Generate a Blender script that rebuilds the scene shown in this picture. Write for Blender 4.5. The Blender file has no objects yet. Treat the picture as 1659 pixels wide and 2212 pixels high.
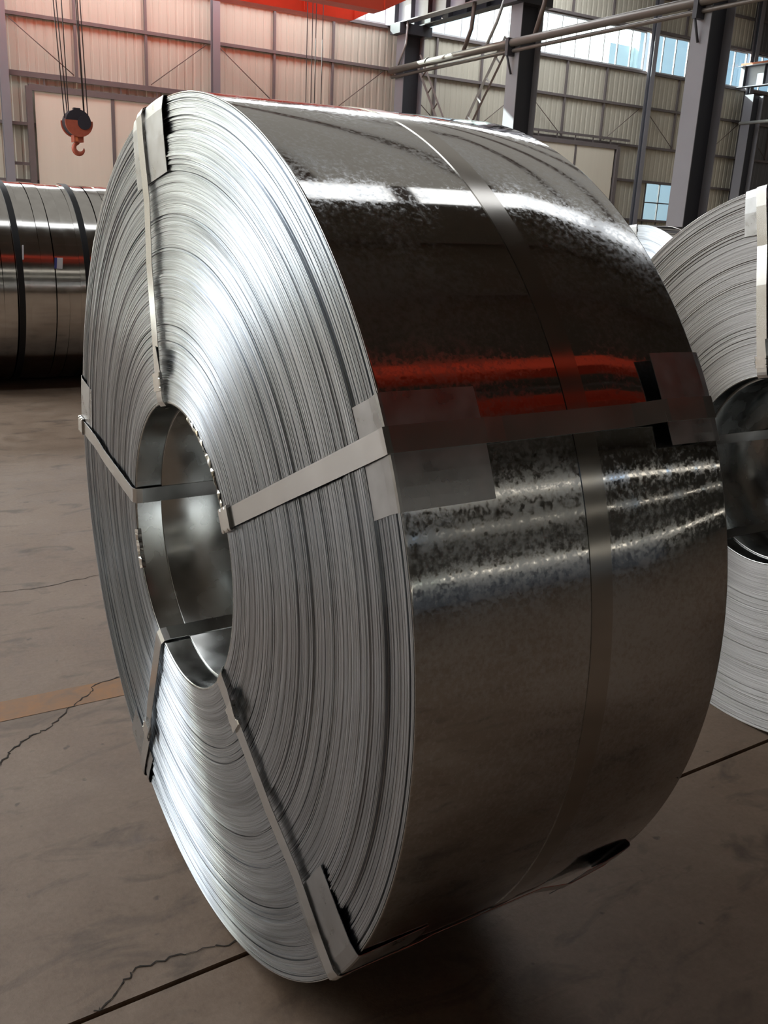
import bpy, math, random
from mathutils import Matrix, Vector
random.seed(7)
SC = bpy.context.scene
COL = SC.collection
PI = math.pi
def R_(d): return math.radians(d)

# ------------------------------------------------------------------ camera
cam_data = bpy.data.cameras.new('camera')
cam = bpy.data.objects.new('camera', cam_data)
COL.objects.link(cam)
rt = Vector((0.856093, -0.514550, 0.048396))
up = Vector((0.113384, 0.278351, 0.953763))
fw = Vector((0.504230, 0.811023, -0.296636))
m = Matrix.Identity(4)
for i in range(3):
    m[i][0] = rt[i]; m[i][1] = up[i]; m[i][2] = -fw[i]
m[2][3] = 1.40637
cam.matrix_world = m
cam_data.sensor_fit = 'VERTICAL'
cam_data.sensor_height = 24.0
cam_data.lens = 24.0 * 1994.94 / 2212.0
cam_data.clip_start = 0.02
cam_data.clip_end = 400
SC.camera = cam

# ------------------------------------------------------------------ sky, sun, exposure
SUN_TO = Vector((-0.40, 1.0, 0.66)).normalized()
SKY_STRENGTH = 0.42
SUN_STRENGTH = 30.0
SKYLIGHT_EMIT = 7.0
RIDGE_EMIT = 2.3
FIBRE_EMIT = 0.34
WALL_LIGHT_EMIT = 10.0
PANE_EMIT = 2.2
w = bpy.data.worlds.new('sky'); SC.world = w
w.use_nodes = True
nt = w.node_tree; nt.nodes.clear()
sky = nt.nodes.new('ShaderNodeTexSky'); sky.sky_type = 'NISHITA'
sky.sun_disc = False
sky.sun_elevation = math.asin(SUN_TO.z)
sky.sun_rotation = math.atan2(SUN_TO.x, SUN_TO.y)
sky.air_density = 1.0; sky.dust_density = 4.0
bg = nt.nodes.new('ShaderNodeBackground'); bg.inputs[1].default_value = SKY_STRENGTH
out = nt.nodes.new('ShaderNodeOutputWorld')
nt.links.new(sky.outputs[0], bg.inputs[0]); nt.links.new(bg.outputs[0], out.inputs[0])
sd = bpy.data.lights.new('sun', 'SUN'); sd.energy = SUN_STRENGTH; sd.angle = R_(0.6); sd.color = (1, .95, .86)
so = bpy.data.objects.new('sun', sd); COL.objects.link(so)
so.rotation_euler = SUN_TO.to_track_quat('Z', 'Y').to_euler()
so.location = (-20, 40, 25)
SC.cycles.use_adaptive_sampling = True; SC.cycles.adaptive_threshold = .04; SC.cycles.max_bounces = 6; SC.cycles.diffuse_bounces = 3; SC.cycles.glossy_bounces = 3; SC.cycles.caustics_reflective = False; SC.cycles.caustics_refractive = False; SC.cycles.transparent_max_bounces = 12
SC.view_settings.view_transform = 'Standard'
SC.view_settings.look = 'None'
SC.view_settings.exposure = 0.10
SC.view_settings.gamma = 1.0
SC.view_settings.use_curve_mapping = False

# ------------------------------------------------------------------ materials
class NT:
    def __init__(s, name):
        s.m = bpy.data.materials.new(name); s.m.use_nodes = True
        s.t = s.m.node_tree; s.t.nodes.clear()
        s.out = s.t.nodes.new('ShaderNodeOutputMaterial')
    def n(s, typ, **kw):
        nd = s.t.nodes.new('ShaderNode' + typ)
        for k, v in kw.items(): setattr(nd, k, v)
        return nd
    def l(s, a, b): s.t.links.new(a, b)
    def put(s, sock, v):
        if hasattr(v, 'links') or isinstance(v, bpy.types.NodeSocket): s.l(v, sock)
        else: sock.default_value = v
    def math(s, op, a, b=None, c=None, clamp=False):
        nd = s.n('Math', operation=op); nd.use_clamp = clamp
        s.put(nd.inputs[0], a)
        if b is not None: s.put(nd.inputs[1], b)
        if c is not None: s.put(nd.inputs[2], c)
        return nd.outputs[0]
    def coord(s): return s.n('TexCoord').outputs['Object']
    def mapping(s, vec, scale=(1,1,1), loc=(0,0,0)):
        nd = s.n('Mapping'); s.l(vec, nd.inputs[0]); nd.inputs['Scale'].default_value = scale
        nd.inputs['Location'].default_value = loc
        return nd.outputs[0]
    def noise(s, vec, scale, detail=3, rough=.55, dist=0):
        nd = s.n('TexNoise'); s.l(vec, nd.inputs['Vector'])
        nd.inputs['Scale'].default_value = scale; nd.inputs['Detail'].default_value = detail
        nd.inputs['Roughness'].default_value = rough; nd.inputs['Distortion'].default_value = dist
        return nd.outputs['Fac']
    def ramp(s, fac, stops):
        nd = s.n('ValToRGB'); s.l(fac, nd.inputs[0]); cr = nd.color_ramp
        while len(cr.elements) < len(stops): cr.elements.new(.5)
        for e, (p, c) in zip(cr.elements, stops):
            e.position = p
            e.color = (c, c, c, 1) if isinstance(c, (int, float)) else (*c, 1)
        return nd.outputs[0]
    def remap(s, v, a, b, c, d):
        nd = s.n('MapRange'); s.put(nd.inputs[0], v)
        for i, x in enumerate((a, b, c, d)): nd.inputs[i+1].default_value = x
        return nd.outputs[0]
    def mix(s, f, a, b, typ='MIX'):
        nd = s.n('Mix', data_type='RGBA', blend_type=typ)
        s.put(nd.inputs[0], f); 
        for i, v in ((6, a), (7, b)):
            if isinstance(v, tuple): v = (*v, 1) if len(v) == 3 else v
            s.put(nd.inputs[i], v)
        return nd.outputs[2]
    def bump(s, h, strength, dist, normal=None):
        nd = s.n('Bump'); s.l(h, nd.inputs['Height'])
        nd.inputs['Strength'].default_value = strength; nd.inputs['Distance'].default_value = dist
        if normal is not None: s.l(normal, nd.inputs['Normal'])
        return nd.outputs[0]
    def bsdf(s, col, rough, metal=0., normal=None, spec=None, aniso=None, rot=None, tangent=None):
        b = s.n('BsdfPrincipled')
        if isinstance(col, tuple): col = (*col, 1)
        s.put(b.inputs['Base Color'], col); s.put(b.inputs['Roughness'], rough); s.put(b.inputs['Metallic'], metal)
        if normal is not None: s.l(normal, b.inputs['Normal'])
        if spec is not None: b.inputs['Specular IOR Level'].default_value = spec
        if aniso is not None: b.inputs['Anisotropic'].default_value = aniso
        if rot is not None: b.inputs['Anisotropic Rotation'].default_value = rot
        if tangent is not None: s.l(tangent, b.inputs['Tangent'])
        s.l(b.outputs[0], s.out.inputs[0])
        return b

M = {}
def mat_plain(name, col, rough=.6, metal=0., var=.12, scale=6., bump=0.0):
    t = NT(name); v = t.coord()
    n = t.noise(v, scale, 4, .6)
    c = t.mix(n, tuple(x*(1-var) for x in col), tuple(min(1, x*(1+var)) for x in col))
    nm = t.bump(t.noise(v, scale*8, 3), bump, .005) if bump else None
    t.bsdf(c, rough, metal, nm)
    M[name] = t.m; return t.m

def mat_outer():                       # bright galvanised sheet with dull zinc spangle patches
    t = NT('zinc_sheet'); v = t.coord()
    big = t.noise(v, 3.2, 4, .6)
    fine = t.noise(t.mapping(v, (1, 1, 1)), 125, 4, .7)
    s = t.math('ADD', t.math('MULTIPLY', big, .95), t.math('MULTIPLY', fine, 1.0))
    sp = t.remap(s, .90, 1.17, 0, 1)                       # spangle mask
    rough = t.remap(sp, 0, 1, .04, .175)
    col = t.mix(sp, (.43, .42, .40), (.54, .555, .57))
    wave = t.noise(t.mapping(v, (.6, 1, 1)), 9, 2, .5)
    fl = t.noise(v, 60, 2, .5)
    nm = t.bump(wave, .008, .02)
    nm = t.bump(fl, .006, .0010, nm)
    t.bsdf(col, rough, 1.0, nm)
    M['zinc_sheet'] = t.m
mat_outer()

def mat_edge(name, colA, colB, rough):   # stacked strip edges: concentric lines
    t = NT(name); v = t.coord()
    sx = t.n('SeparateXYZ'); t.l(v, sx.inputs[0])
    y, z = sx.outputs[1], sx.outputs[2]
    rad = t.math('SQRT', t.math('ADD', t.math('MULTIPLY', y, y), t.math('MULTIPLY', z, z)))
    cb = t.n('CombineXYZ')
    t.l(t.math('MULTIPLY', rad, 150.), cb.inputs[0]); t.l(t.math('MULTIPLY', y, 1.6), cb.inputs[1]); t.l(t.math('MULTIPLY', z, 1.6), cb.inputs[2])
    fine = t.noise(cb.outputs[0], 2.4, 2, .7)
    cb2 = t.n('CombineXYZ')
    t.l(t.math('MULTIPLY', rad, 28.), cb2.inputs[0]); t.l(t.math('MULTIPLY', y, 1.), cb2.inputs[1]); t.l(t.math('MULTIPLY', z, 1.), cb2.inputs[2])
    broad = t.noise(cb2.outputs[0], 2.0, 3, .6)
    mixf = t.math('ADD', t.math('MULTIPLY', fine, .6), t.math('MULTIPLY', broad, .4))
    col = t.mix(t.remap(mixf, .36, .62, 0, 1), colA, colB)
    grit = t.noise(v, 420, 2, .6)
    nm = t.bump(fine, .35, .0016)
    nm = t.bump(grit, .18, .0008, nm)
    tg = t.n('Tangent', direction_type='RADIAL', axis='X')
    t.bsdf(col, rough, 1.0, nm, aniso=.93, rot=.25, tangent=tg.outputs[0])
    M[name] = t.m
mat_edge('strip_edges', (.29, .31, .335), (.63, .67, .715), .275)

mat_edge('strip_edges_dimmed', (.27, .26, .25), (.40, .385, .375), .5)  # darker, rougher copy of strip_edges: right coil's weaker light put into the colour
def mat_galv(name, colA, colB, ra, rb, scale, metal=1.0):
    t = NT(name); v = t.coord()
    n = t.noise(v, scale, 2, .5)
    f = t.remap(n, .25, .75, 0, 1)
    t.bsdf(t.mix(f, colA, colB), t.remap(f, 0, 1, ra, rb), metal)
    M[name] = t.m
mat_galv('bore_sheet', (.42, .43, .42), (.56, .57, .56), .16, .34, 14)
mat_galv('protector_sheet', (.35, .35, .35), (.47, .475, .48), .24, .38, 30, 1.0)
mat_galv('strap_steel', (.53, .525, .51), (.62, .615, .60), .17, .24, 10)
mat_galv('hoop_steel', (.40, .385, .36), (.46, .44, .41), .10, .16, 10)
mat_galv('seal_steel', (.66, .65, .62), (.78, .77, .74), .14, .26, 40)
mat_galv('seal_dark', (.10, .11, .115), (.16, .17, .175), .25, .4, 40, .8)
mat_galv('pack_strip', (.56, .55, .53), (.66, .65, .63), .09, .15, 8)
mat_galv('scorched_burr', (.34, .27, .17), (.80, .78, .72), .2, .4, 60)
mat_plain('pack_strap', (.018, .019, .022), .5, .3)

def mat_floor():
    t = NT('concrete'); 
    v = t.n('NewGeometry').outputs['Position']
    a = t.noise(v, 1.3, 6, .68, .4); b = t.noise(v, 6.5, 6, .7, .4); c = t.noise(v, 70, 4, .75)
    s = t.math('ADD', t.math('ADD', t.math('MULTIPLY', a, .42), t.math('MULTIPLY', b, .36)), t.math('MULTIPLY', c, .22))
    col = t.ramp(s, [(.30, (.105, .068, .045)), (.45, (.185, .128, .090)), (.56, (.23, .168, .124)), (.70, (.30, .235, .185))])
    st = t.noise(t.mapping(v, (1, 2.2, 1), (4, 2, 0)), 4.2, 4, .6, 1.0)
    stain = t.remap(st, .54, .72, 0, .7)
    col = t.mix(stain, col, (.07, .05, .038))
    sp = t.noise(v, 23, 2, .5); spots = t.remap(sp, .70, .76, 0, .6)
    col = t.mix(spots, col, (.05, .038, .03))
    nm = t.bump(c, .22, .004); nm = t.bump(b, .1, .012, nm)
    t.bsdf(col, t.remap(b, .3, .7, .42, .66), 0, nm, spec=.45)
    M['concrete'] = t.m
mat_floor()
mat_plain('joint_dirt', (.022, .016, .012), .9)
def mat_line():
    t = NT('worn_paint'); v = t.n('NewGeometry').outputs['Position']
    n = t.noise(v, 9, 5, .7, .5)
    col = t.mix(t.remap(n, .4, .66, 0, 1), (.29, .135, .048), (.19, .115, .07))
    t.bsdf(col, .6, 0)
    M['worn_paint'] = t.m
mat_line()

def mat_clad(name, a, b):
    t = NT(name); v = t.n('NewGeometry').outputs['Position']
    n = t.noise(t.mapping(v, (1.6, 1, .12)), 1.4, 4, .6); k = t.noise(t.mapping(v, (6, 1, .25)), 1.5, 3)
    col = t.mix(t.math('ADD', t.math('MULTIPLY', n, .6), t.math('MULTIPLY', k, .4)), a, b)
    t.bsdf(col, .55, 0)
    M[name] = t.m
mat_clad('cladding_cream', (.46, .425, .345), (.64, .61, .52))
mat_clad('cladding_grey', (.10, .10, .105), (.16, .16, .17))
mat_clad('door_cream', (.72, .66, .55), (.86, .80, .68))
mat_clad('roof_sheet', (.13, .125, .115), (.19, .185, .17))
mat_clad('door_blue', (.20, .23, .28), (.27, .30, .36))
mat_plain('girt_steel', (.19, .165, .165), .55, .2)
mat_plain('column_paint', (.26, .255, .28), .42, .0, .08, 2)
mat_plain('column_web', (.045, .048, .06), .5, .0, .1, 2)
mat_plain('runway_paint', (.30, .31, .36), .35, .0)
mat_plain('runway_dark', (.05, .05, .06), .5)
mat_plain('pipe_paint', (.17, .15, .135), .38, .35, .15, 3)
mat_plain('brace_paint', (.16, .12, .105), .5, .1)
mat_plain('brace_grey', (.42, .41, .40), .4, .2)
mat_plain('crane_red', (.85, .085, .04), .38, 0, .1, 2)
mat_plain('rail_orange', (.42, .10, .035), .55)
mat_plain('hook_red', (.42, .10, .06), .42, .1, .25, 8)
mat_plain('hook_orange', (.70, .20, .08), .4)
mat_plain('hook_dark', (.035, .032, .045), .4, .2)
mat_plain('rope_steel', (.07, .06, .06), .5, .5)
mat_plain('window_frame', (.55, .55, .57), .5)
mat_plain('frame_dark', (.10, .10, .11), .5)
mat_plain('label_white', (.75, .76, .80), .5, 0, .03)
mat_plain('label_blue', (.06, .08, .33), .5, 0, .05)

def mat_glass():
    t = NT('window_glass')
    tr = t.n('BsdfTransparent'); tr.inputs[0].default_value = (.86, .95, .97, 1)
    gl = t.n('BsdfGlossy'); gl.inputs['Roughness'].default_value = .05
    mx = t.n('MixShader'); mx.inputs[0].default_value = .05; t.l(tr.outputs[0], mx.inputs[1]); t.l(gl.outputs[0], mx.inputs[2])
    t.l(mx.outputs[0], t.out.inputs[0]); M['window_glass'] = t.m
mat_glass()
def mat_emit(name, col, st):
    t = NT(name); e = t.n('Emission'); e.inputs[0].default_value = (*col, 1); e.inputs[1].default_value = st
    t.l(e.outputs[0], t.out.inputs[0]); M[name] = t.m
mat_emit('skylight_and_fill_sheet', (.94, .975, 1.0), SKYLIGHT_EMIT)
mat_emit('added_glow_panel', (.92, .965, 1.0), WALL_LIGHT_EMIT)
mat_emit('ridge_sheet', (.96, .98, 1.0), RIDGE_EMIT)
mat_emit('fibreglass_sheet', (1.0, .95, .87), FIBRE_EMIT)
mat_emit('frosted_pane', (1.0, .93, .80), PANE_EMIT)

# ------------------------------------------------------------------ mesh helpers
class MB:
    def __init__(s): s.v = []; s.f = []; s.mi = []; s.sm = []
    def face(s, idx, mi=0, sm=False): s.f.append(tuple(idx)); s.mi.append(mi); s.sm.append(sm)
    def add(s, vs, fs, mi=0, sm=False):
        b = len(s.v); s.v += [tuple(x) for x in vs]
        for f in fs: s.face([b+i for i in f], mi, sm)
    def box(s, x0, x1, y0, y1, z0, z1, mi=0):
        vs = [(x, y, z) for x in (x0, x1) for y in (y0, y1) for z in (z0, z1)]
        s.add(vs, [(0,1,3,2),(4,6,7,5),(0,4,5,1),(2,3,7,6),(0,2,6,4),(1,5,7,3)], mi)
    def tube(s, pts, r, n=10, mi=0, cap=True, sm=True):
        pts = [Vector(p) for p in pts]; rings = []
        rr = r if isinstance(r, (list, tuple)) else [r]*len(pts)
        prev = None
        for i, p in enumerate(pts):
            d = (pts[min(i+1, len(pts)-1)] - pts[max(i-1, 0)]).normalized()
            if prev is None:
                a = Vector((0, 0, 1)) if abs(d.z) < .9 else Vector((1, 0, 0))
                u = d.cross(a).normalized()
            else: u = (prev - d*prev.dot(d)).normalized()
            prev = u; q = d.cross(u)
            b = len(s.v)
            for k in range(n):
                t = 2*PI*k/n; s.v.append(tuple(p + (u*math.cos(t) + q*math.sin(t))*rr[i]))
            rings.append(b)
        for a, b in zip(rings, rings[1:]):
            for k in range(n): s.face((a+k, a+(k+1) % n, b+(k+1) % n, b+k), mi, sm)
        if cap:
            s.face([rings[0]+k for k in reversed(range(n))], mi); s.face([rings[-1]+k for k in range(n)], mi)
    def lathe(s, prof, n=96, mi=0, sm=True, closed=False):      # prof: (x, rho), about the X axis
        b = len(s.v); m = len(prof)
        for x, r in prof:
            for k in range(n):
                t = 2*PI*k/n; s.v.append((x, -r*math.cos(t), r*math.sin(t)))
        rng = range(m if closed else m-1)
        for i in rng:
            j = (i+1) % m
            for k in range(n):
                k2 = (k+1) % n
                s.face((b+i*n+k, b+j*n+k, b+j*n+k2, b+i*n+k2), mi, sm)
    def sheet(s, grid, th, mi=0, sm=False):       # grid[i][j] points, extruded by th along local normal
        ni, nj = len(grid), len(grid[0]); g = [[Vector(p) for p in r] for r in grid]
        b = len(s.v)
        nr = []
        for i in range(ni):
            for j in range(nj):
                du = g[min(i+1, ni-1)][j] - g[max(i-1, 0)][j]; dv = g[i][min(j+1, nj-1)] - g[i][max(j-1, 0)]
                nr.append(du.cross(dv).normalized())
        for i in range(ni):
            for j in range(nj): s.v.append(tuple(g[i][j]))
        for i in range(ni):
            for j in range(nj): s.v.append(tuple(g[i][j] + nr[i*nj+j]*th))
        o = ni*nj
        for i in range(ni-1):
            for j in range(nj-1):
                a = b+i*nj+j
                s.face((a, a+1, a+nj+1, a+nj), mi, sm); s.face((a+o, a+nj+o, a+nj+1+o, a+1+o), mi, sm)
        def side(a, c): s.face((a, a+o, c+o, c), mi)
        for i in range(ni-1):
            side(b+i*nj, b+(i+1)*nj); side(b+(i+1)*nj+nj-1, b+i*nj+nj-1)
        for j in range(nj-1):
            side(b+j+1, b+j); side(b+(ni-1)*nj+j, b+(ni-1)*nj+j+1)
    def mesh(s, name, mats):
        me = bpy.data.meshes.new(name); me.from_pydata(s.v, [], s.f)
        for mm in (mats if isinstance(mats, (list, tuple)) else [mats]): me.materials.append(M[mm])
        me.polygons.foreach_set('material_index', s.mi); me.polygons.foreach_set('use_smooth', s.sm)
        me.update(); return me
    def build(s, name, mats, parent=None, loc=(0,0,0)):
        return link(name, s.mesh(name, mats), parent, loc)

def link(name, me, parent=None, loc=(0,0,0), rot=None):
    o = bpy.data.objects.new(name, me); COL.objects.link(o); o.location = loc
    if rot: o.rotation_euler = rot
    if parent: o.parent = parent
    return o
def empty(name, loc=(0,0,0)): return link(name, None, None, loc)
def tag(o, label=None, cat=None, group=None, kind=None):
    if label: o['label'] = label
    if cat: o['category'] = cat
    if group: o['group'] = group
    if kind: o['kind'] = kind
    return o
def copy_tree(o, parent=None):
    c = o.copy(); COL.objects.link(c); c.parent = parent
    for ch in list(o.children): copy_tree(ch, c)
    return c
def boxobj(name, mat, parent, *b):
    mb = MB(); mb.box(*b); return mb.build(name, mat, parent)

# ------------------------------------------------------------------ the floor
floor = tag(boxobj('floor', 'joint_dirt', None, -18, 52, -17.3, 29.4, -.20, -.02), kind='structure')
def jy(x): return 1.378 + .031*x
xs = [-18, -9, -3, 3.2, 9, 15, 21, 27, 33, 39, 52]
rows = [(-17.3, -9, 0), (-9, -3.4, 0), (-3.4, None, 1), (None, 8.95, 2), (8.95, 15, 0), (15, 22, 0), (22, 29.4, 0)]
for (y0, y1, md) in rows:
    for x0, x1 in zip(xs, xs[1:]):
        g = .006
        mb = MB()
        a = (jy(x0)+g if md == 2 else y0+g, jy(x1)+g if md == 2 else y0+g)
        b = (jy(x0)-g if md == 1 else y1-g, jy(x1)-g if md == 1 else y1-g)
        vs = [(x0+g, a[0], -.03), (x1-g, a[1], -.03), (x1-g, b[1], -.03), (x0+g, b[0], -.03)]
        vs += [(x, y, 0) for x, y, z in vs]
        mb.add(vs, [(3,2,1,0),(4,5,6,7),(0,1,5,4),(1,2,6,5),(2,3,7,6),(3,0,4,7)])
        mb.build('slab', 'concrete', floor)
mb = MB()
L0, L1 = -6, 14
n = 80
gr = [[(L0+(L1-L0)*i/n, 2.532+.003*math.sin(i*1.7)+.004*random.random(), .0006), (L0+(L1-L0)*i/n, 2.648+.004*math.sin(i*2.3)+.004*random.random(), .0006)] for i in range(n+1)]
mb.sheet(gr, .0004); mb.build('painted_line', 'worn_paint', floor)
def crack(pts, w):
    fine = []
    for (a, b) in zip(pts, pts[1:]):
        k = 7
        for i in range(k):
            t = i/k; j = .006
            fine.append((a[0]+(b[0]-a[0])*t + random.uniform(-j, j), a[1]+(b[1]-a[1])*t + random.uniform(-j, j)))
    fine.append(pts[-1])
    g = []
    for i, p in enumerate(fine):
        q = fine[min(i+1, len(fine)-1)]; o = fine[max(i-1, 0)]
        d = Vector((q[0]-o[0], q[1]-o[1])).normalized(); nrm = Vector((-d.y, d.x))
        ww = w*random.uniform(.35, 1.2)*.5
        g.append([(p[0]-nrm.x*ww, p[1]-nrm.y*ww, .0012), (p[0]+nrm.x*ww, p[1]+nrm.y*ww, .0012)])
    mb = MB(); mb.sheet(g, .0004); mb.build('crack', 'joint_dirt', floor)
crack([(.20, 2.22), (.284, 2.303), (.317, 2.361), (.375, 2.411), (.444, 2.445), (.514, 2.528), (.589, 2.585), (.616, 2.637), (.701, 2.657), (.80, 2.72)], .0045)
crack([(.30, 1.392), (.315, 1.40), (.367, 1.445), (.399, 1.461), (.49, 1.453), (.58, 1.434), (.66, 1.47)], .003)
crack([(.35, 3.48), (.487, 3.519), (.653, 3.506), (.86, 3.549), (1.0, 3.6)], .003)
crack([(2.02, 1.02), (1.92, .98), (1.80, .93), (1.77, .90)], .006)

# ------------------------------------------------------------------ building shell
WY = 29.0
COLX = [-13, -6.9, -1.0, 5.1, 11.1, 17.25, 23.05, 29.05, 35.0, 41.0]
GZ = [0.0, 2.1, 3.6, 4.9, 6.35]
BZ0, BZ1 = 7.66, 9.05
ROOF = 11.6
wall_back = tag(empty('wall_back', (0, WY, 0)), kind='structure')
_panel = {}
def panel_mesh(wd, h, mat):
    key = (round(wd, 2), round(h, 2), mat)
    if key in _panel: return _panel[key]
    mb = MB(); nrib = max(2, round(wd/.25)); p = wd/nrib; prof = []
    for i in range(nrib):
        x = i*p; prof += [(x, 0), (x+p*.6, 0), (x+p*.7, .014), (x+p*.9, .014)]
    prof.append((wd, 0))
    b = 0
    for (x, y) in prof: mb.v += [(x, y, .0), (x, y, h)]
    for i in range(len(prof)-1): mb.face((2*i, 2*i+2, 2*i+3, 2*i+1))
    mb.v += [(0, .09, 0), (wd, .09, 0), (wd, .09, h), (0, .09, h)]; k = 2*len(prof)
    mb.face((k, k+3, k+2, k+1))
    mb.face((0, 1, k+3, k)); mb.face((k-2, k+1, k+2, k-1))
    _panel[key] = mb.mesh('cladding_panel', mat); return _panel[key]
def panels(parent, x0, x1, z0, z1, mat, ncol=3, y=0.0):
    wd = (x1-x0)/ncol
    for i in range(ncol):
        link('cladding_panel', panel_mesh(wd-.012, z1-z0-.004, mat), parent, (x0+i*wd+.006, y, z0+.002))
def has_window(i): return COLX[i] == 29.05
for i in range(len(COLX)-1):
    x0, x1 = COLX[i], COLX[i+1]
    mat = 'cladding_grey' if x0 >= 35 else 'cladding_cream'
    rowsz = list(zip(GZ, GZ[1:])) + [(GZ[-1], BZ0), (BZ1, 10.3), (10.3, ROOF)]
    for z0, z1 in rowsz:
        if has_window(i) and z0 == 2.1: 
            panels(wall_back, x0, 29.86, z0, z1, mat, 1); panels(wall_back, 33.1, x1, z0, z1, mat, 1); continue
        panels(wall_back, x0, x1, z0, z1, mat)
    if x0 < -2: continue
    for z in GZ[1:] + [BZ0-.06, BZ1+.07, 10.3]:                       # horizontal girts
        boxobj('girt', 'girt_steel', wall_back, x0, x1, -.10, -.002, z-.045, z+.045)
    for k in (1, 2):                                                  # sheeting posts at the panel joints
        xp = x0+(x1-x0)*k/3
        for z0, z1 in ((4.945, 6.305), (6.395, BZ0-.105), (BZ1+.115, 10.255)):
            boxobj('sheeting_post', 'girt_steel', wall_back, xp-.035, xp+.035, -.08, -.002, z0, z1)
    for (xa, za, xb, zb) in ((x0+.2, 6.25, x0+1.9, 4.98), (x1-.2, 6.25, x1-1.9, 4.98)):
        mb = MB(); mb.tube([(xa, -.13, za), (xb, -.13, zb)], .014, 6); mb.build('brace_rod', 'brace_paint', wall_back)
boxobj('eaves_beam', 'girt_steel', wall_back, -13, 41, -.25, -.12, ROOF-.25, ROOF-.02)

# high window band, one window to each bay
_cache = {}
wn = [0]
def window(x0, x1, z0, z1, ncol, nrow, y, frame='window_frame', open_panes=()):
    wn[0] += 1
    w_ = tag(empty('window_%d' % wn[0], (0, y, 0)), kind='structure')
    t = .05
    mb = MB()
    mb.box(x0, x1, -.02, .06, z0, z0+t); mb.box(x0, x1, -.02, .06, z1-t, z1)
    mb.box(x0, x0+t, -.02, .06, z0+t, z1-t); mb.box(x1-t, x1, -.02, .06, z0+t, z1-t)
    mb.build('window_frame', frame, w_)
    cw = (x1-x0-2*t)/ncol; ch = (z1-z0-2*t)/nrow
    for i in range(1, ncol): boxobj('mullion', frame, w_, x0+t+i*cw-.022, x0+t+i*cw+.022, -.015, .045, z0+t, z1-t)
    for j in range(1, nrow): boxobj('transom', frame, w_, x0+t, x1-t, -.012, .04, z0+t+j*ch-.022, z0+t+j*ch+.022)
    key = (round(cw, 3), round(ch, 3))
    if key not in _cache:
        mb = MB(); mb.box(0, cw-.002, 0, .005, 0, ch-.002); _cache[key] = mb.mesh('pane', 'window_glass')
    for i in range(ncol):
        for j in range(nrow):
            if (i, j) in open_panes: continue
            link('pane', _cache[key], w_, (x0+t+i*cw+.001, .012, z0+t+j*ch+.001))
    return w_
for i in range(len(COLX)-1):
    window(COLX[i]+.12, COLX[i+1]-.12, BZ0, BZ1, 8, 1, WY)
window(29.87, 33.1, 1.3, 3.6, 4, 3, WY, 'frame_dark')

# plain walls left, right and behind the camera, roof
wl = tag(boxobj('wall_left', 'cladding_cream', None, -18.3, -18.1, -17.3, 29.4, 0, ROOF), kind='structure')
for k in range(3):                                                     # unseen glowing panels, added to light coil and floor from back left
    boxobj('added_glow_panel', 'added_glow_panel', wl, -18.09, -18.05, 20.0+k*3, 22.7+k*3, 4.0, 10.4)
tag(boxobj('wall_right', 'cladding_grey', None, 52, 52.2, -17.3, 29.4, 0, ROOF), kind='structure')
tag(boxobj('wall_back_end', 'cladding_cream', None, -18, -13, WY, WY+.1, 0, ROOF), kind='structure')
tag(boxobj('wall_back_far', 'cladding_grey', None, 41, 52, WY, WY+.1, 0, ROOF), kind='structure')
wf = tag(empty('wall_front', (0, -17, 0)), kind='structure')
for z0, z1 in ((0, 1.95), (2.2, 5.62), (5.78, 8.35), (8.75, ROOF)):
    boxobj('wall_sheet', 'roof_sheet', wf, -18, 52, -.3, -.1, z0, z1)
for (z0, z1) in ((1.95, 2.2), (5.62, 5.78), (8.35, 8.75)):
    for k in range(8):
        x = -12+k*8
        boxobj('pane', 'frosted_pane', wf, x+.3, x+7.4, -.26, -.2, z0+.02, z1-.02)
d3 = tag(boxobj('door_3', 'door_blue', None, 9.5, 23, -17.08, -17.0, 0, 1.9), kind='structure')
roof = tag(empty('ceiling', (0, 0, ROOF)), kind='structure')
STRIPS = [(4.05, 5.25), (23.4, 27.4)]
ys = [-17.3] + [q for s_ in STRIPS for q in s_] + [29.4]
for a, b in zip(ys[0::2], ys[1::2]):
    if a == 5.25:                                                      # pale fibreglass roof sheets
        xx = -18.2
        while xx < 52:
            boxobj('fibreglass_sheet', 'fibreglass_sheet', roof, xx, xx+2.98, a, b, 0, .05)
            if xx < -3.5: boxobj('skylight_and_fill_sheet', 'skylight_and_fill_sheet', roof, xx+.3, xx+2.8, 7.5, 19.5, -.05, -.01)  # unseen glowing patch added over the left to brighten floor and coil face
            boxobj('rafter', 'girt_steel', roof, xx+2.9, xx+3.1, a, b, -.3, -.001); xx += 3.0
        boxobj('roof_sheet', 'roof_sheet', roof, -18.2, 52.2, a, b, .1, .15)
        continue
    boxobj('roof_sheet', 'roof_sheet', roof, -18.2, 52.2, a, b, 0, .15)
for (a, b) in STRIPS:
    x = -16.8
    while x < (52 if a < 10 else 23):
        boxobj('skylight_and_fill_sheet', 'ridge_sheet' if a < 10 else 'skylight_and_fill_sheet', roof, x+.17, min(x+5.83, 52), a, b, -.03, .0)
        boxobj('rafter', 'girt_steel', roof, x-.17, x+.17, a, b, -.12, .15)
        x += 6.0
    if x < 52: boxobj('roof_sheet', 'roof_sheet', roof, x-.17, 52.2, a, b, 0, .15)
for y in (-12, -8, -1.5, 1.5):
    boxobj('purlin', 'girt_steel', roof, -18, 52, y-.04, y+.04, -.2, -.002)

mat_plain('facade_blue', (.84, .97, .98), .6, 0, .05, .3)
ob = tag(empty('neighbour_building', (66, 50, 0)), 'pale blue building seen through the windows at the right', 'building')
boxobj('block', 'facade_blue', ob, -21.6, 30, -5, 12, 0, 26)
boxobj('annex', 'facade_blue', ob, -23.6, -21.61, -4.6, 6, 0, 12.4)

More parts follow.
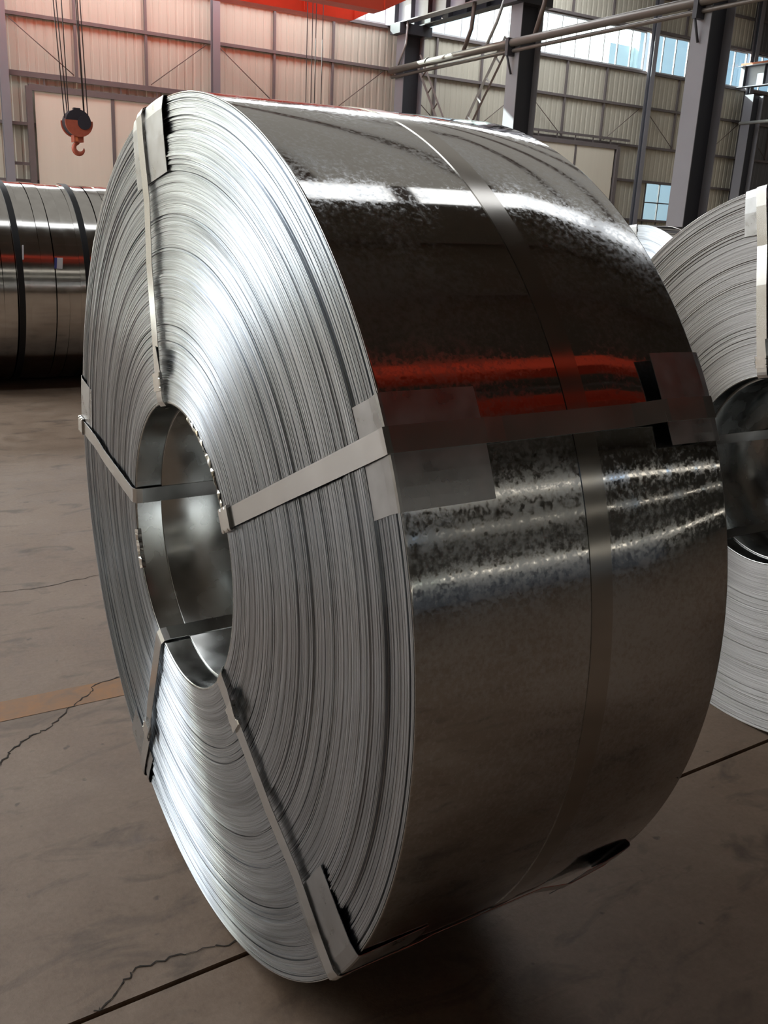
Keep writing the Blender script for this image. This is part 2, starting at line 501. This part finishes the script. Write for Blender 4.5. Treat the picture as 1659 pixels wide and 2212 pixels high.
# sliding doors on the back wall
def sliding_door(n_, x0, x1, seams, ztop, posts):
    d = tag(empty('door_%d' % n_, (0, WY-.16, 0)), kind='structure')
    edges = [x0] + seams + [x1]
    for a, b in zip(edges, edges[1:]): boxobj('door_leaf', 'door_cream', d, a+.03, b-.03, -.05, 0, .05, ztop-.06)
    for s_ in seams: boxobj('door_stile', 'girt_steel', d, s_-.05, s_+.05, -.07, .01, .05, ztop-.06)
    boxobj('door_head', 'girt_steel', d, x0-.12, x1+.12, -.09, .02, ztop-.06, ztop+.1)
    boxobj('door_track', 'girt_steel', d, x0-.7, x1+.7, -.10, -.02, ztop+.27, ztop+.35)
    for k in range(5):
        xk = x0+.3+(x1-x0-.6)*k/4
        boxobj('hanger', 'girt_steel', d, xk-.02, xk+.02, -.075, -.045, ztop+.1, ztop+.27)
    for px in posts: boxobj('door_post', 'girt_steel', d, px-.08, px+.08, -.11, .03, 0, ztop+.05)
    return d
d1 = sliding_door(1, 5.86, 10.7, [8.03], 4.52, [5.74, 10.85])
for z in (3.59, 2.55): boxobj('rail', 'girt_steel', d1, 5.2, 5.66, -.08, 0, z-.04, z+.04)
sliding_door(2, 23.5, 27.75, [25.7], 4.74, [27.9])

# ------------------------------------------------------------------ columns
def h_column(name, x0, x1, y0, y1, ztop, label, base=True):
    t = tag(empty(name, ((x0+x1)/2, (y0+y1)/2, 0)), label, 'column', 'steel columns of the hall')
    hx, hy = (x1-x0)/2, (y1-y0)/2; f = .022
    boxobj('flange', 'column_paint', t, -hx, -hx+f, -hy, hy, 0.02, ztop); boxobj('flange', 'column_paint', t, hx-f, hx, -hy, hy, 0.02, ztop)
    boxobj('web', 'column_web', t, -hx+f, hx-f, -.012, .012, 0.02, ztop)
    boxobj('base_plate', 'girt_steel', t, -hx-.08, hx+.08, -hy-.08, hy+.08, 0, .02)
    return t
def wall_column(x, label):
    t = tag(empty('wall_column', (x, WY-.36, 0)), label, 'column', 'slim columns along the back wall')
    boxobj('flange', 'column_paint', t, -.11, .11, -.11, -.095, 0.0, ROOF-.27); boxobj('flange', 'column_paint', t, -.11, .11, .095, .11, 0.0, ROOF-.27)
    boxobj('web', 'column_web', t, -.008, .008, -.095, .095, 0.0, ROOF-.27)
wall_column(5.1, 'slim wall column at the left edge of the photo beside the sliding door')
wall_column(11.1, 'slim wall column above the top of the near coil, left of the crane cables')
wall_column(23.05, 'slim wall column just right of the middle dark crane column')
wall_column(29.05, 'slim wall column between the cream sliding door and the lower window')
wall_column(34.9, 'slim wall column at the far right behind the orange-topped crane beam')
RX = 17.3
RZ0, RZ1 = 7.62, 8.45
for (y0, y1, lab) in ((28.0, 28.5, 'farthest dark crane column, against the back wall left of the ladder brace'),
                      (22.05, 22.55, 'dark crane column with a sunlit left flange, middle of the three'),
                      (15.5, 16.0, 'nearest dark crane column with lilac grey flange, right of the cream door')):
    t = h_column('crane_column', RX, RX+.75, y0, y1, RZ0-.32, lab)
    boxobj('corbel', 'runway_dark', t, -.62, .62, -.3, .3, RZ0-.32, RZ0-.02)
h_column('crane_column', 34.3, 34.95, 27.9, 28.35, RZ0-.32, 'dark crane column at the right edge under the orange-topped crane beam')

# runway beams
def runway(x, y0, y1, label, railmat, paint='runway_paint'):
    t = tag(empty('runway_beam', (x, (y0+y1)/2, RZ0)), label, 'beam', 'crane runway beams')
    h = (y1-y0)/2; H = RZ1-RZ0
    boxobj('bottom_flange', paint, t, -.17, .17, -h, h, 0, .03); boxobj('top_flange', paint, t, -.2, .2, -h, h, H-.03, H)
    boxobj('web', paint, t, -.012, .012, -h, h, .03, H-.03)
    boxobj('rail', railmat, t, -.05, .05, -h, h, H, H+.11)
    k = 0; y = -h+.02
    mb = MB(); mb.box(-.165, -.012, 0, .02, .03, H-.03); mb.box(.012, .165, 0, .02, .03, H-.03); me = mb.mesh('stiffener', 'runway_dark')
    while y < h-.02:
        link('stiffener', me, t, (0, y, 0)); y += .98
    return t
runway(RX+.02, 2, 28.9, 'grey crane runway beam with stiffener ribs above the long pipe, nearer of the pair', 'runway_dark')
runway(RX+.78, 2, 28.9, 'dark crane runway beam just behind the ribbed grey beam', 'runway_dark', 'column_web')
runway(34.5, 6, 28.9, 'blue grey crane beam with an orange rail at the right edge', 'rail_orange')

# long pipe with its brackets and hangers
t = tag(empty('pipe_run', (RX-.125, 15, 6.3)), 'long grey brown pipe running along the crane columns, partly sunlit', 'pipe')
mb = MB(); mb.tube([(0, 13.6, -.05), (0, 7.3, .02), (0, 1, .05), (0, -9, .1)], .105, 14); mb.build('pipe', 'pipe_paint', t)
mb = MB(); mb.tube([(.06, 13.6, -.24), (.06, 7.3, -.17), (.06, 1, -.14), (.06, -9, -.1)], .05, 10); mb.build('small_pipe', 'pipe_paint', t)
for y in (7.3, .75):
    mb = MB(); mb.box(-.13, .12, y-.06, y+.06, -.3, .14); mb.tube([(-.1, y, -.28), (.09, y, -.75)], .03, 6); mb.build('bracket', 'runway_dark', t)
mb = MB(); mb.tube([(0, 11.40, 0), (0, 11.42, .012)], .118, 14); mb.build('pipe_joint', 'pipe_paint', t)
t = tag(empty('pipe_run', (34.3, 22, 6.2)), 'thin grey pipe at the right edge below the orange-topped beam', 'pipe')
mb = MB(); mb.tube([(0, 6.4, 0), (0, -9, .08)], .07, 10); mb.build('pipe', 'brace_grey', t)
mb = MB(); mb.tube([(0, 4.6, .1), (0, 4.2, .9), (0, 4.1, 1.4)], .05, 8); mb.build('hanger', 'brace_grey', t)
def strut(pts, r, mat, label):
    mb = MB(); p0 = Vector(pts[0]); mb.tube([Vector(p)-p0 for p in pts], r, 8)
    tag(mb.build('strut', mat, None, p0), label, 'strut', 'struts from the runway beam to the pipe')
strut([(RX-.05, 27.8, 7.62), (RX-.05, 27.85, 6.98), (RX-.08, 28.25, 6.36)], .035, 'brace_grey', 'pale bent strut from crane beam to pipe, nearest the wall')
strut([(RX-.05, 24.22, 7.62), (RX-.05, 24.3, 6.95), (RX-.08, 24.6, 6.36)], .06, 'brace_paint', 'brown bent strut from crane beam to pipe, middle one')
strut([(RX-.05, 22.75, 7.62), (RX-.05, 23.1, 6.95), (RX-.08, 23.5, 6.36)], .045, 'brace_grey', 'bent strut from crane beam to pipe beside the middle crane column')
strut([(RX-.05, 21.0, 7.62), (RX-.05, 21.1, 7.1), (RX-.08, 21.35, 6.4)], .06, 'brace_paint', 'brown strut from crane beam to pipe right of the middle crane column')

def ladder_brace(a, b, label, ma, mb_, dx=.12):
    t = tag(empty('lattice_brace', (RX+dx, 0, 0)), label, 'brace', 'lattice braces between crane columns')
    a, b = Vector((0, *a)), Vector((0, *b)); d = (b-a).normalized(); q = Vector((0, -d.z, d.y))
    for s_, mt, r in ((-.15, ma, .04), (.15, mb_, .05)):
        m_ = MB(); m_.tube([a+q*s_, b+q*s_], r, 4, sm=False); m_.build('chord', mt, t)
    n = int((b-a).length/.62)
    for k in range(1, n):
        c = a+(b-a)*(k/n); m_ = MB(); m_.tube([c-q*.14, c+q*.14], .03, 4, sm=False); m_.build('rung', mb_, t)
ladder_brace((22.75, 6.5), (27.8, .1), 'ladder-like lattice brace sloping down left from the middle crane column', 'brace_paint', 'brace_grey')
ladder_brace((27.85, 6.6), (22.8, .1), 'lattice brace sloping down right from the wall crane column', 'brace_paint', 'brace_paint', .45)

# ------------------------------------------------------------------ cranes
def bridge_crane(y, zb, label, xl, xr, gap):
    t = tag(empty('bridge_crane', ((xl+xr)/2, y, zb)), label, 'crane', 'red overhead cranes')
    h = (xr-xl)/2; H = 9.0-zb
    for s_ in (-1, 1):
        yc = s_*gap/2; g = .26
        prof = [(-h, H-.6), (-h+2.8, 0), (h-2.8, 0), (h, H-.6), (h, H), (-h, H)]
        mb = MB(); vs = [(x, yc-g, z) for x, z in prof] + [(x, yc+g, z) for x, z in prof]
        k = 6
        mb.add(vs, [tuple(range(k)), tuple(reversed(range(k, 2*k)))] + [(i, k+i, k+(i+1) % k, (i+1) % k) for i in range(k)])
        mb.build('girder', 'crane_red', t)
        for xx in [(-h+1.3)+j*1.6 for j in range(int((2*h-2.6)/1.6)+1)]:
            boxobj('stiffener', 'crane_red', t, xx-.012, xx+.012, yc-g-.03, yc-g-.001, max(.05, 0 if abs(xx) < h-2.6 else (H-.5)*(abs(xx)-h+2.6)/2.6+.05), H-.02)
    for s_ in (-1, 1):
        boxobj('end_carriage', 'crane_red', t, s_*(h+.12)-.16, s_*(h+.12)+.16, -gap/2-.6, gap/2+.6, H-.42, H-.02)
    return t, H
crane, cH = bridge_crane(25.4, 6.98, 'red overhead bridge crane whose girder shows at the top of the photo', .2, RX-.25, 1.7)
tx = (6.18-(.2+RX-.25)/2)
boxobj('trolley', 'hook_dark', crane, tx-1.0, tx+1.0, -1.0, 1.0, cH+.001, cH+.55)
tx2 = 12.75-(.2+RX-.25)/2
boxobj('trolley', 'hook_dark', crane, tx2-.9, tx2+.9, -1.0, 1.0, cH+.001, cH+.5)
bridge_crane(-5.4, 8.2, 'red overhead bridge crane behind the camera, mirrored in the near coil', .2, RX-.25, 2.3)

# hook block on its ropes (hangs from the far crane)
HX, HY = 6.17, 25.4
hk = tag(empty('hook_block', (HX, HY, 2.74)), 'red crane hook block with dark sheaves hanging on wire ropes', 'crane hook')
mb = MB()
def disc(mb, xc, zc, r, y0, y1, a0=0, a1=360, n=28, mi=0):
    pts = [(xc+r*math.cos(R_(a0+(a1-a0)*i/n)), zc+r*math.sin(R_(a0+(a1-a0)*i/n))) for i in range(n+1)]
    if a1-a0 >= 360: pts = pts[:-1]
    k = len(pts)
    vs = [(x, y0, z) for x, z in pts] + [(x, y1, z) for x, z in pts]
    mb.add(vs, [tuple(range(k)), tuple(reversed(range(k, 2*k)))] + [(i, k+i, k+(i+1) % k, (i+1) % k) for i in range(k)], mi)
disc(mb, 0, .72, .31, -.20, .20); mb.build('sheave', 'hook_dark', hk)
for (ya, yb) in ((-.26, -.205), (.205, .26)):
    mb = MB(); disc(mb, 0, .72, .335, ya, yb, 172, 368); mb.build('guard_plate', 'hook_red', hk)
mb = MB(); disc(mb, .12, .72, .16, -.30, -.262); mb.build('hub', 'hook_dark', hk)
mb = MB(); mb.box(-.07, .09, -.07, .07, 1.0, 1.07); mb.build('top_lug', 'hook_dark', hk)
mb = MB(); mb.box(-.115, .115, -.16, .16, .27, .45); mb.build('crosshead', 'hook_red', hk)
mb = MB(); mb.box(-.08, -.02, -.172, -.161, .29, .43); mb.build('name_plate', 'hook_orange', hk)
pts = []; rr = []
cx, cz, hr = .03, .13, .125
pts += [(.03, 0, .30), (.015, 0, .27)]; rr += [.04, .042]
for i in range(15):
    a = R_(105+i*18.5)
    pts.append((cx+hr*math.cos(a), 0, cz+hr*math.sin(a))); rr.append([.042, .045, .05, .056, .060, .063, .065, .065, .063, .059, .052, .044, .034, .024, .012][i])
mb = MB(); mb.tube(pts, rr, 12); mb.build('hook', 'hook_red', hk)
ztop = 8.7-2.74
for (xb, yb, xt) in ((-.31, -.1, -.52), (-.22, 0, -.44), (-.16, .1, -.20), (.16, -.1, .06), (.2, 0, .14), (.31, .1, .22)):
    mb = MB(); mb.tube([(xb, yb, .95 if abs(xb) < .3 else .80), (xt-.05, yb, ztop)], .013, 6); mb.build('wire_rope', 'rope_steel', hk)
# second rope set
hk2 = tag(empty('wire_rope_fall', (12.75, 25.4, 1.2)), 'four thin crane ropes hanging down behind the near coil', 'cable')
for xx in (-.23, -.07, .04, .25):
    mb = MB(); mb.tube([(xx, 0, 0), (xx-.01, 0, 7.5)], .012, 6); mb.build('wire_rope', 'rope_steel', hk2)
boxobj('rope_block', 'hook_red', hk2, -.3, .3, -.15, .15, -.5, 0)

# ------------------------------------------------------------------ steel coils
CR, CB, CW = .8, .2725, .557
def fx(r): return -.022*max(0., min(1., (CR-r)/(CR-CB)))
def P(x, r, th): return Vector((x, -r*math.cos(th), r*math.sin(th)))

def windings_mesh():
    rnd = random.Random(3)
    mb = MB(); nseg = 240
    r = CB+.0045; prof = []
    group, gl = 0., 0
    while r < CR-.004:
        th = rnd.uniform(.0017, .0026)
        if gl <= 0:
            group = rnd.gauss(0, .0014); gl = rnd.randint(3, 22)
        gl -= 1
        off = group + rnd.uniform(-.0007, .0007)
        if rnd.random() < .05: off += rnd.uniform(.0015, .0045)
        if rnd.random() < .02: off -= rnd.uniform(.001, .0025)
        r1 = min(r+th, CR-.0022)
        e = .00035
        prof += [(fx(r)+off+e, r+.0001), (fx(r)+off, r+e), (fx(r1)+off, r1-e), (fx(r1)+off+e, r1-.0001)]
        r = r1 if r1 > r else CR
    prof.append((.012, CR-.0021))
    mb.lathe(prof, nseg, sm=False)
    # back face, simple
    mb.lathe([(CW-.012, CR-.0021), (CW, CR-.004), (CW+.004, (CR+CB)/2), (CW, CB+.004)], nseg, sm=False)
    return mb.mesh('winding_edges', 'strip_edges')
def outer_mesh():
    mb = MB()
    mb.lathe([(.0, CR-.002), (-.0006, CR-.001), (0.0, CR), (.002, CR), (CW/3, CR), (CW*2/3, CR), (CW-.002, CR), (CW, CR-.0006), (CW, CR-.002)], 300)
    return mb.mesh('outer_lap', 'zinc_sheet')
def bore_mesh():
    mb = MB(); x0 = fx(CB)
    mb.lathe([(CW, CB+.004), (CW, CB), (CW-.002, CB), (x0+.002, CB), (x0-.001, CB+.001), (x0, CB+.0045)], 160)
    return mb.mesh('bore_lap', 'bore_sheet')
def sleeve_mesh():
    mb = MB(); x0 = .032
    mb.lathe([(CW-.01, CB-.0005), (CW-.01, CB-.005), (x0+.001, CB-.005), (x0, CB-.004), (x0, CB-.0005)], 160)
    return mb.mesh('inner_lap', 'bore_sheet')
def hoop_mesh():
    mb = MB(); a, b = .283, .321
    mb.lathe([(a, CR+.0012), (b, CR+.0012)], 300)
    mb.lathe([(a, CR+.0001), (a, CR+.0012)], 300); mb.lathe([(b, CR+.0012), (b, CR+.0001)], 300)
    # sharp shoulders
    return mb.mesh('hoop_strap', 'hoop_steel')
def strap_mesh(th, so_, wd=.033):
    xb = fx(CB)
    path = [(xb+.05, CB-.0072), (xb+.012, CB-.0074), (xb-.001, CB-.005), (xb-.0065, CB+.004), (xb-.0075, CB+.012),
            ((xb-.008)*.5-.004-so_*.3, .53), (-max(so_+.004, .0135), CR-.16), (-max(so_+.0042, .0085), CR-.05), (-so_*.8-.0045, CR-.006), (-.0078, CR+.0035), (-.001, CR+.0068), (.02, CR+.0062),
            (.14, CR+.0052), (.17, CR+.0030), (CW-.16, CR+.0035), (CW-.1, CR+.015), (CW-.02, CR+.0095), (CW+.003, CR+.0055), (CW+.008, CR-.004),
            (CW+.008, .53), (CW+.008, CB+.01), (CW+.001, CB-.006), (CW-.02, CB-.0072)]
    tv = Vector((0, math.sin(th), math.cos(th)))
    g = []
    for (x, r) in path + [path[0]]:
        c = P(x, r, th); g.append([c - tv*wd/2, c + tv*wd/2])
    mb = MB(); mb.sheet(g, -.0011)
    return mb.mesh('strap', 'strap_steel')
def protector_mesh(a0, a1, face_len, cyl_len, standoff, front=True, lift=.0):
    mb = MB(); n = 10; rows = []
    am = (a0+a1)/2
    cols = [a0+(a1-a0)*i/n for i in range(n+1)]
    hw = CR*math.sin(R_(a1-a0)/2)
    def flat(x, rc):      # straight edge across, tangential
        th = R_(am); tv = Vector((0, math.sin(th), math.cos(th))); c = P(x, rc, th)
        return [c + tv*(hw*(2*i/n-1)) for i in range(n+1)]
    def arc(x, rr): return [P(x, rr, R_(a)) for a in cols]
    def mixr(A, B, f): return [u*(1-f)+v*f for u, v in zip(A, B)]
    # tangential sense of flat() must match arc(): increasing angle moves along (0, sin, cos)
    s = 1 if front else -1
    X = (lambda x: x) if front else (lambda x: CW-x)
    if face_len > 0:
        rows.append(flat(X(-standoff), CR-face_len))
        rows.append(flat(X(-standoff-.0004), CR-face_len*.5))
        rows.append(mixr(flat(X(-standoff*.8-.001), CR-.02), arc(X(-standoff*.8-.001), CR-.02), .6))
    rows.append(arc(X(-.0048), CR-.001)); rows.append(arc(X(-.0035), CR+.0028)); rows.append(arc(X(.0), CR+.004+lift*.1)); rows.append(arc(X(.012), CR+.0042+lift*.3))
    rows.append(mixr(arc(X(cyl_len*.55), CR+.0030+lift*.75), flat(X(cyl_len*.55), CR+.0035+lift*.75), .5 if lift else 0))
    rows.append(mixr(arc(X(cyl_len), CR+.0022+lift), flat(X(cyl_len), CR+.0025+lift), .6 if lift else 0))
    mb.sheet(rows, -.0011*s, sm=False)
    return mb.mesh('edge_protector', 'protector_sheet')
def seal_mesh(th, r0, ln, tilt=0., wd=.042):
    tv = Vector((0, math.sin(th), math.cos(th))); rv = Vector((0, -math.cos(th), math.sin(th))); nv = Vector((-1, 0, 0))
    xs_ = fx(r0)*.85-.0085
    o = rv*(r0+ln/2) + Vector((xs_, 0, 0))
    mb = MB()
    out_l = []
    for i, (u, k) in enumerate([(-.5, 1), (-.32, 1), (-.28, .86), (-.2, .86), (-.16, 1), (.16, 1), (.2, .86), (.28, .86), (.32, 1), (.5, 1)]):
        out_l.append((u*ln, k*wd/2))
    top = []; bot = []
    for (u, hw) in out_l:
        row = []
        for (sgn, hh) in ((-1, -.001), (-1, .0045), (-.86, .0062), (.86, .0062), (1, .0045), (1, -.001)):
            row.append(o + rv*u + tv*(hw*sgn) + nv*hh)
        top.append(row)
    b = len(mb.v); nj = 6
    for rrow in top: mb.v += [tuple(p) for p in rrow]
    for i in range(len(top)-1):
        for j in range(nj):
            j2 = (j+1) % nj
            mb.face((b+i*nj+j, b+i*nj+j2, b+(i+1)*nj+j2, b+(i+1)*nj+j))
    mb.face([b+j for j in reversed(range(nj))]); mb.face([b+(len(top)-1)*nj+j for j in range(nj)])
    return mb.mesh('seal', 'seal_steel')
def tail_mesh(th, r0, ln, side, mat='seal_dark'):
    tv = Vector((0, math.sin(th), math.cos(th))); rv = Vector((0, -math.cos(th), math.sin(th))); nv = Vector((-1, 0, 0))
    g = []
    for i in range(5):
        u = i/4
        a = rv*(r0+ln*u) + Vector((fx(r0)*.85-.010, 0, 0)) + tv*side*.012
        g.append([a, a + tv*side*.010 + nv*(.003+.002*u), a + tv*side*(.022) + nv*(.006+.004*u)])
    mb = MB(); mb.sheet(g, .0012); return mb.mesh('strap_tail', mat)
def burr_mesh():
    rnd = random.Random(11); mb = MB(); g = []
    n = 26
    for i in range(n+1):
        a = R_(30+44*i/n); j = rnd.uniform(-1, 1)
        g.append([P(fx(CB)+.004, CB-.0008, a), P(fx(CB)-.002-.002*rnd.random(), CB-.001+.001*j, a), P(fx(CB)-.004-.002*rnd.random(), CB+.003+.002*rnd.random(), a+.005*j), P(fx(CB)-.002, CB+.006+.003*j, a)])
    mb.sheet(g, .0007); return mb.mesh('burr', 'scorched_burr')
def burr2_mesh():
    rnd = random.Random(5); mb = MB(); g = []
    n = 14
    for i in range(n+1):
        a = R_(-152-18*i/n); j = rnd.uniform(-1, 1)
        g.append([P(fx(CB)+.006, CB-.0008, a), P(fx(CB)-.003, CB-.0045+.003*j, a), P(fx(CB)-.006, CB+.001+.003*rnd.random(), a)])
    mb.sheet(g, .0007); return mb.mesh('burr', 'seal_steel')

STRAPS = [103.0, 27.0, -38.6, -117.4, 174.2]
def make_coil(label):
    root = empty('steel_coil')
    tag(root, label, 'steel coil', 'large steel strip coils standing on the floor')
    L = (0, 0, CR)
    def part(name, me, parent=root, loc=L): return link(name, me, parent, loc)
    part('winding_edges', windings_mesh())
    part('outer_lap', outer_mesh()); part('bore_lap', bore_mesh()); part('inner_lap', sleeve_mesh())
    part('hoop_strap', hoop_mesh())
    st = {}
    for a, so_ in zip(STRAPS, (.009, .0035, .009, .010, .008)):
        st[a] = part('strap', strap_mesh(R_(a), so_))
    Z = (0, 0, 0)
    # seals and loose strap tails sit on their strap
    part('seal', seal_mesh(R_(103.0), .296, .034), st[103.0], Z); part('strap_tail', tail_mesh(R_(103.0), .325, .052, -1), st[103.0], Z)
    part('seal', seal_mesh(R_(27.0), .276, .040), st[27.0], Z)
    part('seal', seal_mesh(R_(-38.6), .335, .045), st[-38.6], Z); part('strap_tail', tail_mesh(R_(-38.6), .315, .055, 1, 'strap_steel'), st[-38.6], Z)
    part('seal', seal_mesh(R_(-117.4), .60, .04), st[-117.4], Z); part('strap_tail', tail_mesh(R_(-117.4), .555, .05, 1), st[-117.4], Z)
    part('seal', seal_mesh(R_(174.2), .755, .035), st[174.2], Z)
    # folded sheet protectors under the straps, front rim then back rim
    for (a0, a1, fl, cl, so_) in ((94.3, 107.0, .128, .10, .009), (20.8, 31.2, .158, .138, .0035), (-41.0, -30.7, .140, .12, .009),
                                  (-125.0, -114.6, .118, .10, .010), (165.2, 175.6, .115, .10, .008)):
        part('edge_protector', protector_mesh(a0, a1, fl, cl, so_))
    for a in STRAPS:
        part('edge_protector', protector_mesh(a-3.6, a+6.1, .12, .108, .006, False, .011))
    part('burr', burr_mesh()); part('burr', burr2_mesh())
    return root
COIL_AXIS_TILT = .0135
c1 = make_coil('big galvanised steel strip coil in the centre foreground, dark mirror-like outside')
c1.location = (.581, 1.619, 0.0); c1.rotation_euler = (0, -COIL_AXIS_TILT, 0)
def coil_copy(x, y, sc, label, rx=0.):
    c = copy_tree(c1); c.location = (x, y, 0.0); c.scale = (sc, sc, sc); c.rotation_euler = (rx, 0, 0); c['label'] = label
    return c
c2 = coil_copy(2.30, 1.612, .985, 'pale steel coil at the right edge, cut off by the photo border')
coil_copy(2.95, 1.612, .985, 'dark steel coil close behind the right edge coil, glimpsed through its bore')
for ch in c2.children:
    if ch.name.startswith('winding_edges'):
        ch.data = ch.data.copy(); ch.data.materials[0] = M['strip_edges_dimmed']
coil_copy(6.25, 6.05, .948, 'small glimpse of a pale coil between the two large right coils')

# strapped pack of slit strip coils, far left
pk = tag(empty('slit_coil_pack', (1.6, 8.4, 0)), 'strapped row of narrow slit steel coils lying at the far left', 'steel coil')
prof_cache = []
for v_ in range(4):
    mb = MB(); wd = .0935
    mb.lathe([(.0, CR), (wd, CR)], 128); mb.lathe([(.0, CB), (.0, CR)], 128); mb.lathe([(wd, CR), (wd, CB)], 128); mb.lathe([(wd, CB), (.0, CB)], 128)
    prof_cache.append(mb.mesh('strip_ring', 'pack_strip'))
x = -.92; k = 0
rnd = random.Random(21)
while x < 1.6:
    o = link('strip_ring', prof_cache[k % 4], pk, (x, 0, CR)); k += 1
    s_ = 1-rnd.uniform(0, .006); o.scale = (1, s_, s_); o.location.z = CR*s_
    o.rotation_euler = (rnd.uniform(0, 6), rnd.uniform(-.007, .007), rnd.uniform(-.007, .007))
    x += .0955
for xx in (-.245, .262, .95, -.75):
    mb = MB(); mb.lathe([(xx, CR+.004), (xx+.046, CR+.004)], 128); mb.lathe([(xx, CR-.001), (xx, CR+.004)], 128); mb.lathe([(xx+.046, CR+.004), (xx+.046, CR-.001)], 128)
    mb.build('strap', 'pack_strap', pk, (0, 0, CR))
def curved_tag(x0, x1, a0, a1, mat, name, parent, off=.0035):
    g = []
    for i in range(7):
        a = R_(a0+(a1-a0)*i/6); sh = .012*i/6
        g.append([P(x0+sh, CR+off, a), P(x1+sh, CR+off, a)])
    mb = MB(); mb.sheet(g, -.0008); return mb.build(name, mat, parent, (0, 0, CR))
lb = curved_tag(.028, .09, 11.5, 17.5, 'label_white', 'paper_label', pk)
curved_tag(.028, .046, 11.5, 17.5, 'label_blue', 'label_stripe', pk, .0045)
curved_tag(-.20, -.188, 16, 24, 'label_white', 'strap_tag', pk, .006)
